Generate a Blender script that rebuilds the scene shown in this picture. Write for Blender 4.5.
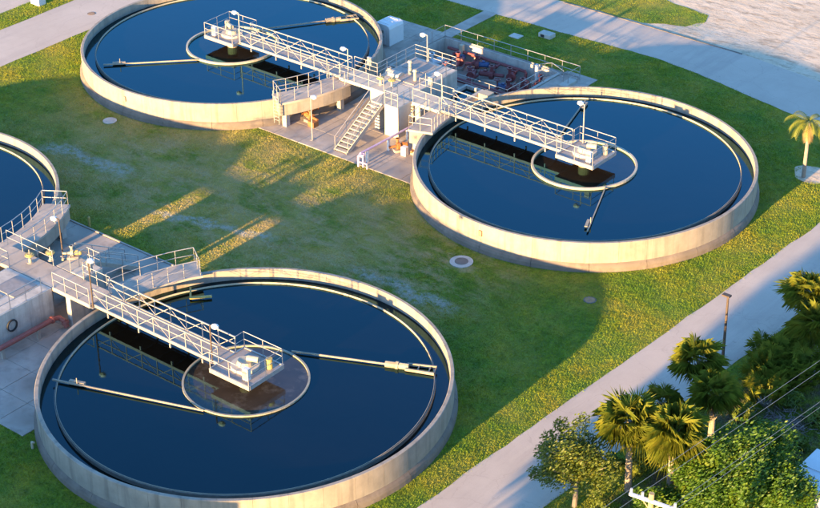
import bpy, math, random
import numpy as np
from mathutils import Vector, Matrix

random.seed(7); np.random.seed(7)
scene = bpy.context.scene
for o in list(bpy.data.objects): bpy.data.objects.remove(o)
COL = scene.collection
R = math.radians

# ------------------------------------------------------------------ camera, sky, sun, exposure
def make_camera():
    f, pit, roll, h = 1856.886, R(30.0046), R(-0.63264), 59.1956 + 2.05
    O = (-11.757, 113.063); th = R(-39.25)
    U = (math.cos(th), math.sin(th)); V = (-U[1], U[0])
    right = Vector((1, 0, 0)); up = Vector((0, math.sin(pit), math.cos(pit))); fw = Vector((0, math.cos(pit), -math.sin(pit)))
    c, s = math.cos(roll), math.sin(roll)
    cr = right * c + up * s; cu = -right * s + up * c
    loc = lambda w: Vector((w.x * U[0] + w.y * U[1], w.x * V[0] + w.y * V[1], w.z))
    cr, cu, cb = loc(cr), loc(cu), loc(-fw)
    m = Matrix((cr, cu, cb)).transposed().to_4x4()
    m.translation = Vector((-(O[0] * U[0] + O[1] * U[1]), -(O[0] * V[0] + O[1] * V[1]), h))
    cd = bpy.data.cameras.new('camera'); cd.sensor_width = 36; cd.lens = f / 820 * 36
    cd.clip_start = 1; cd.clip_end = 3000
    co = bpy.data.objects.new('camera', cd); COL.objects.link(co); co.matrix_world = m
    scene.camera = co
make_camera()

SUN_EL = R(7.2)
w = bpy.data.worlds.new('World'); scene.world = w; w.use_nodes = True
nt = w.node_tree; bg = nt.nodes['Background']
sky = nt.nodes.new('ShaderNodeTexSky'); sky.sky_type = 'NISHITA'; sky.sun_disc = False
sky.sun_elevation = SUN_EL; sky.sun_rotation = math.pi; sky.air_density = 1.0; sky.dust_density = 0.4; sky.ozone_density = 4.2
nt.links.new(sky.outputs['Color'], bg.inputs['Color']); bg.inputs['Strength'].default_value = 0.15
sd = bpy.data.lights.new('sun', 'SUN'); sd.energy = 5.0; sd.angle = R(0.8); sd.color = (1.0, 0.62, 0.25)
so = bpy.data.objects.new('sun', sd); COL.objects.link(so); so.location = (0, -150, 60)
so.rotation_euler = (math.pi / 2 - SUN_EL, 0, 0)
scene.view_settings.view_transform = 'Standard'; scene.view_settings.look = 'None'
scene.view_settings.gamma = 1.0; scene.view_settings.use_curve_mapping = False
scene.view_settings.exposure = 2.55

# ------------------------------------------------------------------ materials
MATS = {}
def nodes(name):
    m = bpy.data.materials.new(name); m.use_nodes = True; MATS[name] = m
    return m, m.node_tree, m.node_tree.nodes['Principled BSDF']
def noise(nt, scale, detail=4, rough=.6, vec=None, stretch=None):
    n = nt.nodes.new('ShaderNodeTexNoise'); n.inputs['Scale'].default_value = scale
    n.inputs['Detail'].default_value = detail; n.inputs['Roughness'].default_value = rough
    if vec is None:
        g = nt.nodes.new('ShaderNodeNewGeometry'); vec = g.outputs['Position']
    if stretch:
        mp = nt.nodes.new('ShaderNodeMapping'); mp.inputs['Scale'].default_value = stretch
        nt.links.new(vec, mp.inputs['Vector']); vec = mp.outputs['Vector']
    nt.links.new(vec, n.inputs['Vector'])
    return n.outputs['Fac']
def ramp(nt, fac, stops):
    r = nt.nodes.new('ShaderNodeValToRGB'); e = r.color_ramp.elements
    while len(e) < len(stops): e.new(.5)
    for k, (p, c) in enumerate(stops):
        e[k].position = p; e[k].color = (*c, 1) if len(c) == 3 else c
    nt.links.new(fac, r.inputs['Fac']); return r.outputs['Color']
def mix(nt, fac, a, b, mode='MIX'):
    m = nt.nodes.new('ShaderNodeMix'); m.data_type = 'RGBA'; m.blend_type = mode
    for sock, val in ((m.inputs[0], fac), (m.inputs[6], a), (m.inputs[7], b)):
        if hasattr(val, 'is_linked') or isinstance(val, bpy.types.NodeSocket): nt.links.new(val, sock)
        elif isinstance(val, (int, float)): sock.default_value = val
        else: sock.default_value = (*val, 1)
    return m.outputs[2]
def bump(nt, p, h, strength=.3, dist=.03):
    b = nt.nodes.new('ShaderNodeBump'); b.inputs['Strength'].default_value = strength; b.inputs['Distance'].default_value = dist
    nt.links.new(h, b.inputs['Height']); nt.links.new(b.outputs['Normal'], p.inputs['Normal'])
def mat(name, col, rough=.6, metal=0, var=.25, scale=3.0, dirt=None, dirt_amt=.5, streak=False, bmp=0):
    m, nt, p = nodes(name)
    lo = tuple(c * (1 - var) for c in col); hi = tuple(min(1, c * (1 + var)) for c in col)
    c = ramp(nt, noise(nt, scale, 6, .65), [(.3, lo), (.7, hi)])
    if dirt:
        f = noise(nt, scale * (.5 if not streak else 1), 5, .6, stretch=(1.6, 1.6, .12) if streak else None)
        f2 = ramp(nt, f, [(.5, (0, 0, 0)), (.72, (dirt_amt,) * 3)])
        c = mix(nt, f2, c, dirt)
    nt.links.new(c, p.inputs['Base Color'])
    p.inputs['Roughness'].default_value = rough; p.inputs['Metallic'].default_value = metal
    if bmp: bump(nt, p, noise(nt, scale * 8, 4), bmp, .02)
    return m
mat('wall_concrete', (.275, .238, .192), .85, var=.16, scale=1.2, dirt=(.10, .085, .07), dirt_amt=.6, streak=True, bmp=.25)
mat('core_concrete', (.16, .15, .13), .9)
mat('apron_concrete', (.16, .13, .105), .9, var=.3, scale=1.5, dirt=(.07, .06, .05), dirt_amt=.7, bmp=.4)
mat('pad_concrete', (.36, .305, .255), .85, var=.28, scale=.9, dirt=(.16, .125, .10), dirt_amt=.85, bmp=.3)
mat('joint_dark', (.13, .12, .11), .95)
mat('box_concrete', (.40, .37, .33), .85, var=.2, scale=1.1, dirt=(.17, .155, .14), dirt_amt=.6, streak=True, bmp=.3)
mat('bright_concrete', (.40, .37, .32), .8, var=.1, scale=1.3, dirt=(.3, .27, .23), dirt_amt=.5, streak=True)
mat('stair_concrete', (.37, .33, .27), .85, var=.15, scale=3, dirt=(.25, .22, .18))
mat('galvanised', (.32, .305, .295), .45, .35, var=.12, scale=4, dirt=(.36, .33, .3), dirt_amt=.6)
mat('aluminium', (.31, .29, .28), .45, .25, var=.1, scale=5, dirt=(.45, .4, .34), dirt_amt=.5)
mat('deck_steel', (.27, .24, .22), .6, .2, var=.2, scale=3, dirt=(.25, .2, .16), dirt_amt=.6)
mat('rust_steel', (.30, .19, .11), .8, .1, var=.3, scale=4, dirt=(.16, .08, .04))
mat('brown_post', (.07, .05, .038), .7, .2, var=.25, scale=5)
mat('cream_paint', (.38, .33, .24), .6, var=.12, scale=2, dirt=(.26, .2, .13), dirt_amt=.6)
mat('arm_paint', (.27, .23, .17), .7, var=.2, scale=3, dirt=(.13, .1, .065), dirt_amt=.7)
mat('olive_ring', (.26, .24, .18), .6, var=.25, scale=2, dirt=(.12, .1, .07), dirt_amt=.6)
mat('white_paint', (.55, .55, .55), .5, var=.06, scale=2, dirt=(.5, .48, .44), dirt_amt=.5)
mat('purple_paint', (.44, .32, .46), .55, var=.15, scale=3, dirt=(.6, .55, .55), dirt_amt=.6)
mat('maroon_paint', (.20, .045, .045), .55, var=.25, scale=3, dirt=(.1, .04, .035))
mat('red_pipe_paint', (.26, .075, .06), .6, var=.2, scale=3, dirt=(.16, .09, .08))
mat('orange_paint', (.27, .105, .035), .6, var=.2, scale=4, dirt=(.2, .09, .04))
mat('yellow_paint', (.38, .28, .08), .6, var=.12, scale=3, dirt=(.35, .27, .14))
mat('blue_motor', (.05, .09, .20), .5, var=.2)
mat('black_rubber', (.02, .02, .022), .7)
mat('lamp_glass', (.6, .6, .58), .3, var=.03)
mat('scum', (.10, .075, .05), .5)
mat('bark', (.17, .14, .11), .9, var=.35, scale=6, dirt=(.08, .065, .05), bmp=.6)
mat('palm_bark', (.24, .20, .16), .9, var=.35, scale=7, dirt=(.11, .09, .07), bmp=.6)
mat('pole_wood', (.36, .26, .12), .85, var=.2, scale=5, dirt=(.2, .15, .08), streak=True)
mat('wire_metal', (.2, .2, .21), .5, .3)
mat('porcelain', (.6, .6, .59), .3, var=.04)
mat('manhole_concrete', (.46, .42, .36), .85, var=.2, scale=3, dirt=(.26, .23, .19))
mat('roof_white', (.6, .62, .64), .6, var=.06, scale=2, dirt=(.42, .42, .42))
mat('building_wall', (.5, .47, .42), .85, var=.1)
mat('dark_glass', (.03, .035, .04), .15)
mat('brush_wood', (.20, .16, .15), .9, var=.35, scale=6)
def road_mat():
    m, nt, p = nodes('road')
    c = ramp(nt, noise(nt, .25, 6, .6), [(.3, (.40, .335, .275)), (.7, (.48, .405, .335))])
    c = mix(nt, ramp(nt, noise(nt, 26, 3, .6), [(.45, (0, 0, 0)), (.75, (.35, .35, .35))]), c, (.31, .26, .225))
    c = mix(nt, ramp(nt, noise(nt, .5, 7, .7, stretch=(1, .12, 1)), [(.50, (0, 0, 0)), (.66, (.6, .6, .6))]), c, (.34, .285, .245))
    nt.links.new(c, p.inputs['Base Color']); p.inputs['Roughness'].default_value = .9
    v = nt.nodes.new('ShaderNodeTexVoronoi'); v.feature = 'DISTANCE_TO_EDGE'; v.inputs['Scale'].default_value = .28
    gg = nt.nodes.new('ShaderNodeNewGeometry'); nn = nt.nodes.new('ShaderNodeTexNoise'); nn.inputs['Scale'].default_value = 1.1; nn.inputs['Detail'].default_value = 5
    nt.links.new(gg.outputs['Position'], nn.inputs['Vector']); va = nt.nodes.new('ShaderNodeVectorMath'); va.operation = 'ADD'
    nt.links.new(gg.outputs['Position'], va.inputs[0]); nt.links.new(nn.outputs['Color'], va.inputs[1]); nt.links.new(va.outputs[0], v.inputs['Vector'])
    cr = ramp(nt, v.outputs['Distance'], [(.0, (.22, .22, .22)), (.008, (0, 0, 0))])
    c = mix(nt, cr, c, (.2, .165, .14))
    st = ramp(nt, noise(nt, 1.3, 3, .5), [(.70, (0, 0, 0)), (.76, (.45, .45, .45))])
    c = mix(nt, st, c, (.22, .185, .16)); nt.links.new(c, p.inputs['Base Color'])
    bump(nt, p, noise(nt, 40, 3), .25, .01)
road_mat()
def sand_mat():
    m, nt, p = nodes('sand')
    c = ramp(nt, noise(nt, .22, 7, .65), [(.25, (.46, .36, .25)), (.5, (.56, .45, .325)), (.75, (.66, .55, .42))])
    g = ramp(nt, noise(nt, 1.0, 7, .75, stretch=(.5, 1.2, 1)), [(.50, (0, 0, 0)), (.62, (.8, .8, .8))])
    c = mix(nt, g, c, (.29, .21, .135))
    g2 = ramp(nt, noise(nt, 3.5, 5, .7), [(.55, (0, 0, 0)), (.66, (.6, .6, .6))])
    c = mix(nt, g2, c, (.33, .25, .17))
    nt.links.new(c, p.inputs['Base Color']); p.inputs['Roughness'].default_value = .95
    bump(nt, p, noise(nt, 1.2, 8, .72, stretch=(.6, 1.2, 1)), .5, .14)
sand_mat()
STREAKS = [(12.0, -1.6, 20.0, -1.9, .9), (-17.5, -1.9, -9.5, -1.5, 1.0), (-4, -4.5, 5, -2.0, .7)]
def grass_color(nt, blades):
    g = nt.nodes.new('ShaderNodeNewGeometry'); pos = g.outputs['Position']
    flat = nt.nodes.new('ShaderNodeMapping'); flat.inputs['Scale'].default_value = (1, 1, 0)
    nt.links.new(pos, flat.inputs['Vector']); pos = flat.outputs['Vector']
    k = 2.4 if blades else 1.5
    green = ramp(nt, noise(nt, .35, 5, .6, pos), [(.30, (.046 * k, .096 * k, .003 * k)), (.50, (.080 * k, .113 * k, .004 * k)), (.70, (.135 * k, .128 * k, .006 * k))])
    fine = ramp(nt, noise(nt, 7, 4, .7, pos), [(.3, (.68, .70, .72)), (.7, (1.28, 1.26, 1.2))])
    c = mix(nt, 1.0, green, fine, 'MULTIPLY')
    clump_ = ramp(nt, noise(nt, 1.7, 5, .7, pos), [(.32, (.62, .68, .7)), (.68, (1.32, 1.25, 1.15))])
    c = mix(nt, 1.0, c, clump_, 'MULTIPLY')
    dry = ramp(nt, noise(nt, .16, 6, .68, pos), [(.47, (0, 0, 0)), (.66, (.45, .45, .45))])
    c = mix(nt, dry, c, (.205 * k, .158 * k, .024 * k))
    # thin silty streak that runs round the tanks where water pools (wear with a shape of its own)
    bare = ramp(nt, noise(nt, .9, 7, .72, pos, stretch=(.45, 1, 1)), [(.46, (0, 0, 0)), (.6, (.9, .9, .9))])
    sep = nt.nodes.new('ShaderNodeSeparateXYZ'); nt.links.new(pos, sep.inputs[0])
    def rng(out, a, b, c_, d):
        mr = nt.nodes.new('ShaderNodeMapRange'); mr.inputs[1].default_value = a; mr.inputs[2].default_value = b
        mr.interpolation_type = 'SMOOTHSTEP'
        nt.links.new(out, mr.inputs[0]); mr2 = nt.nodes.new('ShaderNodeMapRange'); mr2.interpolation_type = 'SMOOTHSTEP'
        mr2.inputs[1].default_value = d; mr2.inputs[2].default_value = c_; nt.links.new(out, mr2.inputs[0])
        mu = nt.nodes.new('ShaderNodeMath'); mu.operation = 'MULTIPLY'
        nt.links.new(mr.outputs[0], mu.inputs[0]); nt.links.new(mr2.outputs[0], mu.inputs[1]); return mu.outputs[0]
    def mul(a, b):
        mu = nt.nodes.new('ShaderNodeMath'); mu.operation = 'MULTIPLY'
        nt.links.new(a, mu.inputs[0])
        if isinstance(b, float): mu.inputs[1].default_value = b
        else: nt.links.new(b, mu.inputs[1])
        return mu.outputs[0]
    yard = mul(rng(sep.outputs['Y'], -9, -3, 3, 8), rng(sep.outputs['X'], -19, -12, 16, 24))
    tan = ramp(nt, noise(nt, .30, 6, .66, pos), [(.34, (0, 0, 0)), (.60, (.8, .8, .8))])
    yard2 = mul(rng(sep.outputs['Y'], -10, -5, 8, 11), rng(sep.outputs['X'], -26, -18, 9, 17))
    c = mix(nt, mul(tan, yard2), c, (.24 * k, .175 * k, .055 * k))
    c = mix(nt, mul(bare, yard), c, (.22 * k, .165 * k, .070 * k))
    wav = noise(nt, .5, 3, .5, pos)
    def streak(c, x0, y0, x1, y1, wd):
        L = math.hypot(x1 - x0, y1 - y0); dx, dy = (x1 - x0) / L, (y1 - y0) / L
        def lin(a, b, off):
            m1 = nt.nodes.new('ShaderNodeVectorMath'); m1.operation = 'DOT_PRODUCT'; m1.inputs[1].default_value = (a, b, 0); nt.links.new(pos, m1.inputs[0])
            m2 = nt.nodes.new('ShaderNodeMath'); m2.operation = 'SUBTRACT'; nt.links.new(m1.outputs['Value'], m2.inputs[0]); m2.inputs[1].default_value = off
            m3 = nt.nodes.new('ShaderNodeMath'); m3.operation = 'MULTIPLY_ADD'; nt.links.new(wav, m3.inputs[0]); m3.inputs[1].default_value = 2.4; nt.links.new(m2.outputs[0], m3.inputs[2])
            return m3.outputs[0]
        al = lin(dx, dy, dx * x0 + dy * y0 + 1.2); ac = lin(-dy, dx, -dy * x0 + dx * y0 + 1.2)
        f = mul(rng(al, -1.0, 1.0, L - 1, L + 1), rng(ac, -wd, -wd * .2, wd * .2, wd))
        f = mul(f, ramp(nt, noise(nt, 2.2, 6, .75, pos), [(.40, (0, 0, 0)), (.55, (.9, .9, .9))]))
        return mix(nt, f, c, (.23 * k, .21 * k, .165 * k))
    for a_ in STREAKS: c = streak(c, *a_)
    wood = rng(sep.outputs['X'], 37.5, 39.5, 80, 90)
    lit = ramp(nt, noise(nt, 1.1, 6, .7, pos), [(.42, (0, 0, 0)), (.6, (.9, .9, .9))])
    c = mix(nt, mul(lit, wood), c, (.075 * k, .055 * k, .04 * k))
    return c
def ground_mat():
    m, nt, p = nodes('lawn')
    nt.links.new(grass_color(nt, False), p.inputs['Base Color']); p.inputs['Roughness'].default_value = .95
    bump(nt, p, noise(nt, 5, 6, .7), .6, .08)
ground_mat()
def leafy(name, builder, trans=.3, rough=.55):
    m, nt, p = nodes(name); c = builder(nt)
    nt.links.new(c, p.inputs['Base Color']); p.inputs['Roughness'].default_value = rough
    t = nt.nodes.new('ShaderNodeBsdfTranslucent'); nt.links.new(c, t.inputs['Color'])
    mx = nt.nodes.new('ShaderNodeMixShader'); mx.inputs[0].default_value = trans
    nt.links.new(p.outputs[0], mx.inputs[1]); nt.links.new(t.outputs[0], mx.inputs[2])
    nt.links.new(mx.outputs[0], nt.nodes['Material Output'].inputs['Surface'])
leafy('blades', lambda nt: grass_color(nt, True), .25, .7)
def leafcol(a, b, c_, sc=2.2):
    return lambda nt: ramp(nt, noise(nt, sc, 5, .7), [(.3, a), (.52, b), (.74, c_)])
leafy('palm_leaf', leafcol((.10, .145, .014), (.19, .215, .022), (.31, .28, .035), 1.5), .6)
leafy('queen_leaf', leafcol((.10, .14, .012), (.19, .21, .018), (.27, .24, .025), 2), .35)
leafy('dead_frond', leafcol((.20, .12, .05), (.30, .19, .08), (.36, .25, .11), 3), .2)
leafy('tree_leaf', leafcol((.045, .085, .010), (.10, .135, .014), (.22, .19, .02), 1.6), .45)
leafy('dense_leaf', leafcol((.03, .085, .007), (.07, .15, .010), (.19, .22, .016), 1.3), .45)
leafy('palmetto_leaf', leafcol((.09, .14, .014), (.17, .20, .018), (.28, .25, .028), 1.5), .45)
leafy('shrub_leaf', leafcol((.06, .11, .01), (.12, .16, .014), (.24, .22, .03), 1.8), .25)
def water_mat(name, base, rough, wave, tint=(.36, .80, 1.0), ior=1.47, foam=False):
    m, nt, p = nodes(name); nt.nodes.remove(p)
    c = ramp(nt, noise(nt, .35, 4), [(.3, tuple(x * .7 for x in base)), (.7, tuple(x * 1.3 for x in base))])
    if foam: c = mix(nt, ramp(nt, noise(nt, .8, 7, .7), [(.52, (0, 0, 0)), (.74, (.8, .8, .8))]), c, (.10, .09, .08))
    d = nt.nodes.new('ShaderNodeBsdfDiffuse'); nt.links.new(c, d.inputs['Color'])
    gl = nt.nodes.new('ShaderNodeBsdfGlossy'); gl.inputs['Roughness'].default_value = rough; gl.inputs['Color'].default_value = (*tint, 1)
    b = nt.nodes.new('ShaderNodeBump'); b.inputs['Strength'].default_value = wave; b.inputs['Distance'].default_value = .02
    nt.links.new(noise(nt, 1.8, 3), b.inputs['Height'])
    fr = nt.nodes.new('ShaderNodeFresnel'); fr.inputs['IOR'].default_value = ior
    for n in (gl, fr): nt.links.new(b.outputs['Normal'], n.inputs['Normal'])
    mx = nt.nodes.new('ShaderNodeMixShader')
    nt.links.new(fr.outputs[0], mx.inputs[0]); nt.links.new(d.outputs[0], mx.inputs[1]); nt.links.new(gl.outputs[0], mx.inputs[2])
    nt.links.new(mx.outputs[0], nt.nodes['Material Output'].inputs['Surface'])
water_mat('water', (.0022, .0018, .0012), .045, .1)
water_mat('well_water', (.016, .011, .007), .05, .15, (.25, .8, 1), 1.5)
water_mat('launder_water', (.010, .008, .006), .1, .1)
water_mat('murky_well_water', (.034, .026, .020), .07, .3, (.35, .85, 1), 1.5, True)

# ------------------------------------------------------------------ mesh helpers
class MB:
    def __init__(s): s.v = []; s.f = []
    def add(s, vs, fs):
        k = len(s.v); s.v += [tuple(p) for p in vs]; s.f += [tuple(i + k for i in f) for f in fs]; return s
    def box(s, x0, x1, y0, y1, z0, z1):
        return s.add([(x, y, z) for z in (z0, z1) for y in (y0, y1) for x in (x0, x1)],
                     [(0, 2, 3, 1), (4, 5, 7, 6), (0, 1, 5, 4), (2, 6, 7, 3), (0, 4, 6, 2), (1, 3, 7, 5)])
    def bbox(s, x0, x1, y0, y1, z0, z1, b=.03):   # box with chamfered top and vertical edges
        def ring(d, z): return [(x0 + d + b, y0 + d, z), (x1 - d - b, y0 + d, z), (x1 - d, y0 + d + b, z), (x1 - d, y1 - d - b, z),
                                (x1 - d - b, y1 - d, z), (x0 + d + b, y1 - d, z), (x0 + d, y1 - d - b, z), (x0 + d, y0 + d + b, z)]
        return s.loft([ring(0, z0), ring(0, z1 - b), ring(b, z1)])
    def loft(s, rings, cap=True):
        n = len(rings[0]); vs = [p for r in rings for p in r]; fs = []
        for k in range(len(rings) - 1):
            for i in range(n):
                j = (i + 1) % n; fs.append((k * n + i, k * n + j, (k + 1) * n + j, (k + 1) * n + i))
        if cap: fs += [tuple(reversed(range(n))), tuple(range((len(rings) - 1) * n, len(rings) * n))]
        return s.add(vs, fs)
    def tube(s, pts, r, n=6, r2=None):
        pts = [Vector(p) for p in pts]; rings = []
        for k, p in enumerate(pts):
            t = (pts[min(k + 1, len(pts) - 1)] - pts[max(k - 1, 0)]).normalized()
            a = Vector((0, 0, 1)) if abs(t.z) < .9 else Vector((1, 0, 0))
            x = t.cross(a).normalized(); y = t.cross(x).normalized()
            rr = r if r2 is None else r + (r2 - r) * k / (len(pts) - 1)
            rings.append([p + x * rr * math.cos(6.2832 * i / n) + y * rr * math.sin(6.2832 * i / n) for i in range(n)])
        return s.loft(rings)
    def beam(s, a, b, wd, ht):       # rectangular bar along a-b
        a, b = Vector(a), Vector(b); t = (b - a).normalized()
        up = Vector((0, 0, 1)) if abs(t.z) < .95 else Vector((0, 1, 0))
        x = t.cross(up).normalized() * wd / 2; y = x.cross(t).normalized() * ht / 2
        return s.loft([[p - x - y, p + x - y, p + x + y, p - x + y] for p in (a, b)])
    def lathe(s, prof, a0=0, a1=360, n=48, c=(0, 0)):
        full = abs(a1 - a0) >= 360; m = len(prof); cnt = n if full else n + 1; vs = []; fs = []
        for k in range(cnt):
            a = R(a0 + (a1 - a0) * k / n)
            vs += [(c[0] + r * math.cos(a), c[1] + r * math.sin(a), z) for r, z in prof]
        for k in range(n):
            k2 = (k + 1) % cnt
            for i in range(m):
                j = (i + 1) % m; fs.append((k * m + i, k2 * m + i, k2 * m + j, k * m + j))
        if not full: fs += [tuple(range(m)), tuple(reversed(range(n * m, (n + 1) * m)))]
        return s.add(vs, fs)
    def cyl(s, x, y, z0, z1, r, n=12, r2=None):
        r2 = r if r2 is None else r2
        return s.loft([[(x + q * math.cos(6.2832 * i / n), y + q * math.sin(6.2832 * i / n), z) for i in range(n)] for q, z in ((r, z0), (r2, z1))])
    def mesh(s, name, m, smooth=False):
        me = bpy.data.meshes.new(name); me.from_pydata(s.v, [], s.f); me.materials.append(MATS[m]); me.update()
        if smooth: me.shade_smooth()
        return me
    def build(s, name, m, parent=None, smooth=False):
        o = bpy.data.objects.new(name, s.mesh(name, m, smooth)); COL.objects.link(o)
        if parent is not None: o.parent = parent
        return o
def inst(name, me, parent=None, loc=(0, 0, 0), rz=0, scale=None):
    o = bpy.data.objects.new(name, me); COL.objects.link(o); o.location = loc; o.rotation_euler[2] = rz
    if scale: o.scale = scale
    if parent is not None: o.parent = parent
    return o
def tag(o, label, cat, group=None):
    o['label'] = label; o['category'] = cat
    if group: o['group'] = group
    return o
def thing(name, label, cat, loc=(0, 0, 0), group=None, rz=0):
    o = bpy.data.objects.new(name, None); COL.objects.link(o); o.location = loc; o.rotation_euler[2] = rz; o.empty_display_size = .3
    return tag(o, label, cat, group)
def struct(o, label=None):
    o['kind'] = 'structure'
    if label: o['label'] = label
    return o

CA, CB, CC, CD = (16.9, -17.15), (17.0, 17.15), (-16.9, 17.15), (-17.0, -17.15)
TANKS = (CA, CB, CC, CD)
RO, RI, HW = 12.0, 11.75, 2.05
GX, GY = -.55, .67
PIT = (-5.9, 5.4, 23.9, 30.7)

# ------------------------------------------------------------------ setting: ground with a hole for the pump pit
xs = [-400, PIT[0] - .25, PIT[1] + .25, 400]; ys = [-400, PIT[2] - .25, PIT[3] + .25, 400]
g = MB()
g.add([(x, y, 0) for y in ys for x in xs], [(j * 4 + i, j * 4 + i + 1, j * 4 + i + 5, j * 4 + i + 4) for j in range(3) for i in range(3) if (i, j) != (1, 1)])
struct(g.build('ground', 'lawn'), 'green and yellow lawn between the round tanks')

def strip(name, left, right, z, m, label, kerb=None):
    vs = [(x, y, z) for x, y in left] + [(x, y, z) for x, y in right]; n = len(left)
    return struct(MB().add(vs, [(i, n + i, n + i + 1, i + 1) for i in range(n - 1)]).build(name, m), label)
def wob(pts, amp, step=1.5, seed=1):
    rnd = random.Random(seed); out = []
    for (x0, y0), (x1, y1) in zip(pts, pts[1:]):
        n = max(1, int(math.hypot(x1 - x0, y1 - y0) / step))
        for k in range(n): out.append((x0 + (x1 - x0) * k / n + rnd.uniform(-amp, amp), y0 + (y1 - y0) * k / n + rnd.uniform(-amp, amp)))
    out.append(pts[-1]); return out
def rx(y): return 31.4 + (y + 19.2) * .0469
ry = [-60 + 1.2 * k for k in range(110)]
rr = random.Random(3)
strip('road', [(rx(y) + rr.uniform(-.07, .07), y) for y in ry], [(rx(y) + 5.15 + rr.uniform(-.12, .12), y) for y in ry], .012, 'road', 'pale road running past the palms at right')
ly = [-30 + 1.2 * k for k in range(90)]
strip('service_road', [(-36.5 + rr.uniform(-.07, .07), y) for y in ly], [(-30.7 + rr.uniform(-.07, .07) , y) for y in ly], .012, 'road', 'pale service road in the upper left corner')
near = [(-30.6, 37.3), (-7.5, 37.4), (0.6, 37.6), (6, 37.9), (10, 38.0), (14, 37.5), (18.2, 36.6), (24, 35.4), (30, 33.6), (36, 31.0), (46, 27)]
far = [(-30.6, 42.8), (-7.5, 42.9), (0.6, 43.1), (6, 43.05), (11, 42.9), (14, 42.9), (16.4, 42.8), (22.2, 42.0), (29, 40.6), (36, 38.5), (48, 34)]
def dens(p): return [(p[i][0] + (p[i + 1][0] - p[i][0]) * k / 5, p[i][1] + (p[i + 1][1] - p[i][1]) * k / 5 ) for i in range(len(p) - 1) for k in range(5)] + [p[-1]]
dn, df = dens(near), dens(far)
dn = [(x, y + rr.uniform(-.06, .06)) for x, y in dn]
strip('back_road', df, dn, .016, 'road', 'road curving behind the far tanks')
sl = [(x, y - .25) for x, y in df]
strip('sand_lot', [(x, y + 60) for x, y in sl], sl, .008, 'sand', 'pale bare sandy lot beyond the back road')
edge = [(-30.0, 43.0), (-3.1, 43.25), (0.9, 43.35), (4.9, 43.4), (8.3, 45.0), (9.2, 46.8), (8.7, 48.2), (5.0, 48.6), (2.5, 49.5), (-30, 54)]
e2 = wob(edge, .16, .9)
struct(MB().add([(x, y, .02) for x, y in e2], [tuple(range(len(e2)))]).build('grass_verge', 'lawn'), 'wedge of grass between back road and sand')
kr = MB()
for (a, b), (c, d) in zip(df[8:27], df[9:28]): kr.beam((a, b + .02, .03), (c, d + .02, .03), .12, .06)
struct(kr.build('kerb', 'joint_dark'), 'thin kerb line along the far edge of the back road')
struct(MB().box(-6.9, -5.65, 31.0, 37.5, -.05, .05).build('path', 'pad_concrete'), 'narrow concrete path from the pump pit to the road')
struct(MB().box(-70, -39.3, 2, 60, -.05, .014).build('parking_lot', 'road'), 'shaded paved lot in the far upper left corner')

# concrete pads, laid as separate slab panels
panel_cache = {}
def pad(name, label, rects, size=2.35, z=.06):
    base = MB()
    for x0, x1, y0, y1 in rects: base.box(x0 + .02, x1 - .02, y0 + .02, y1 - .02, -.06, z - .03)
    root = struct(base.build(name, 'joint_dark'), label)
    for x0, x1, y0, y1 in rects:
        nx, ny = max(1, round((x1 - x0) / size)), max(1, round((y1 - y0) / size)); dx, dy = (x1 - x0) / nx, (y1 - y0) / ny
        key = (round(dx, 4), round(dy, 4))
        if key not in panel_cache:
            panel_cache[key] = MB().bbox(-dx / 2 + .012, dx / 2 - .012, -dy / 2 + .012, dy / 2 - .012, -.1, 0, .012).mesh('slab_panel', 'pad_concrete')
        for i in range(nx):
            for j in range(ny):
                cx, cy = x0 + (i + .5) * dx, y0 + (j + .5) * dy
                if min(math.hypot(cx - a, cy - b) for a, b in TANKS) < 10.2: continue
                inst('slab_panel', panel_cache[key], root, (cx, cy, z + random.uniform(-.006, .006)))
    return root
pad('concrete_pad', 'concrete slab with stairs and pumps between the two far tanks',
    [(-7.6, 9.4, 9.0, 23.6), (-12.3, -6.2, 23.6, 31.6), (5.7, 8.6, 23.6, 31.6)])
pad('concrete_pad', 'shaded concrete slab between the two near tanks', [(-8.5, 9.8, -28.2, -9.5)])
kb = MB().box(-8.5, 9.8, -9.48, -9.36, -.05, .11)
struct(kb.build('kerb', 'pad_concrete'), 'pale kerb along the grass edge of the near slab')

# ------------------------------------------------------------------ clarifier tanks
NP = 40
core_me = MB().lathe([(RI + .03, .0), (RO - .03, .0), (RO - .03, HW - .03), (RI + .03, HW - .03)], n=120).mesh('wall_core', 'core_concrete', True)
da = 360 / NP; ga = math.degrees(.012 / RO)
panel_me = MB().lathe([(RI, .8), (RO, -.05), (RO, HW - .03), (RO - .03, HW), (RI + .03, HW), (RI, HW - .03)], ga / 2, da - ga / 2, 5).mesh('wall_panel', 'wall_concrete')
apron_me = MB().lathe([(RO - .05, -.05), (12.22, -.05), (12.2, .3), (12.13, .46), (12.015, .58), (RO - .05, .58)], ga, 18 - ga, 8).mesh('footing', 'apron_concrete')
weir_me = MB().lathe([(10.88, 1.1), (10.93, 1.1), (10.93, 1.58), (10.88, 1.58)], n=120).mesh('weir_wall', 'core_concrete', False)
lip_me = MB().lathe([(10.83, 1.45), (10.85, 1.45), (10.85, 1.62), (10.83, 1.62)], n=160).mesh('weir_plate', 'cream_paint')
launder_me = MB().add([(r * math.cos(R(a)), r * math.sin(R(a)), 1.32) for a in range(0, 360, 4) for r in (10.9, 11.75)],
                      [((2 * k), (2 * k + 1), (2 * k + 3) % 180, (2 * k + 2) % 180) for k in range(90)]).mesh('launder_water', 'launder_water')
water_me = MB().add([(10.88 * math.cos(R(a)), 10.88 * math.sin(R(a)), 1.5) for a in range(0, 360, 3)], [tuple(range(120))]).mesh('water', 'water')
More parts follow.
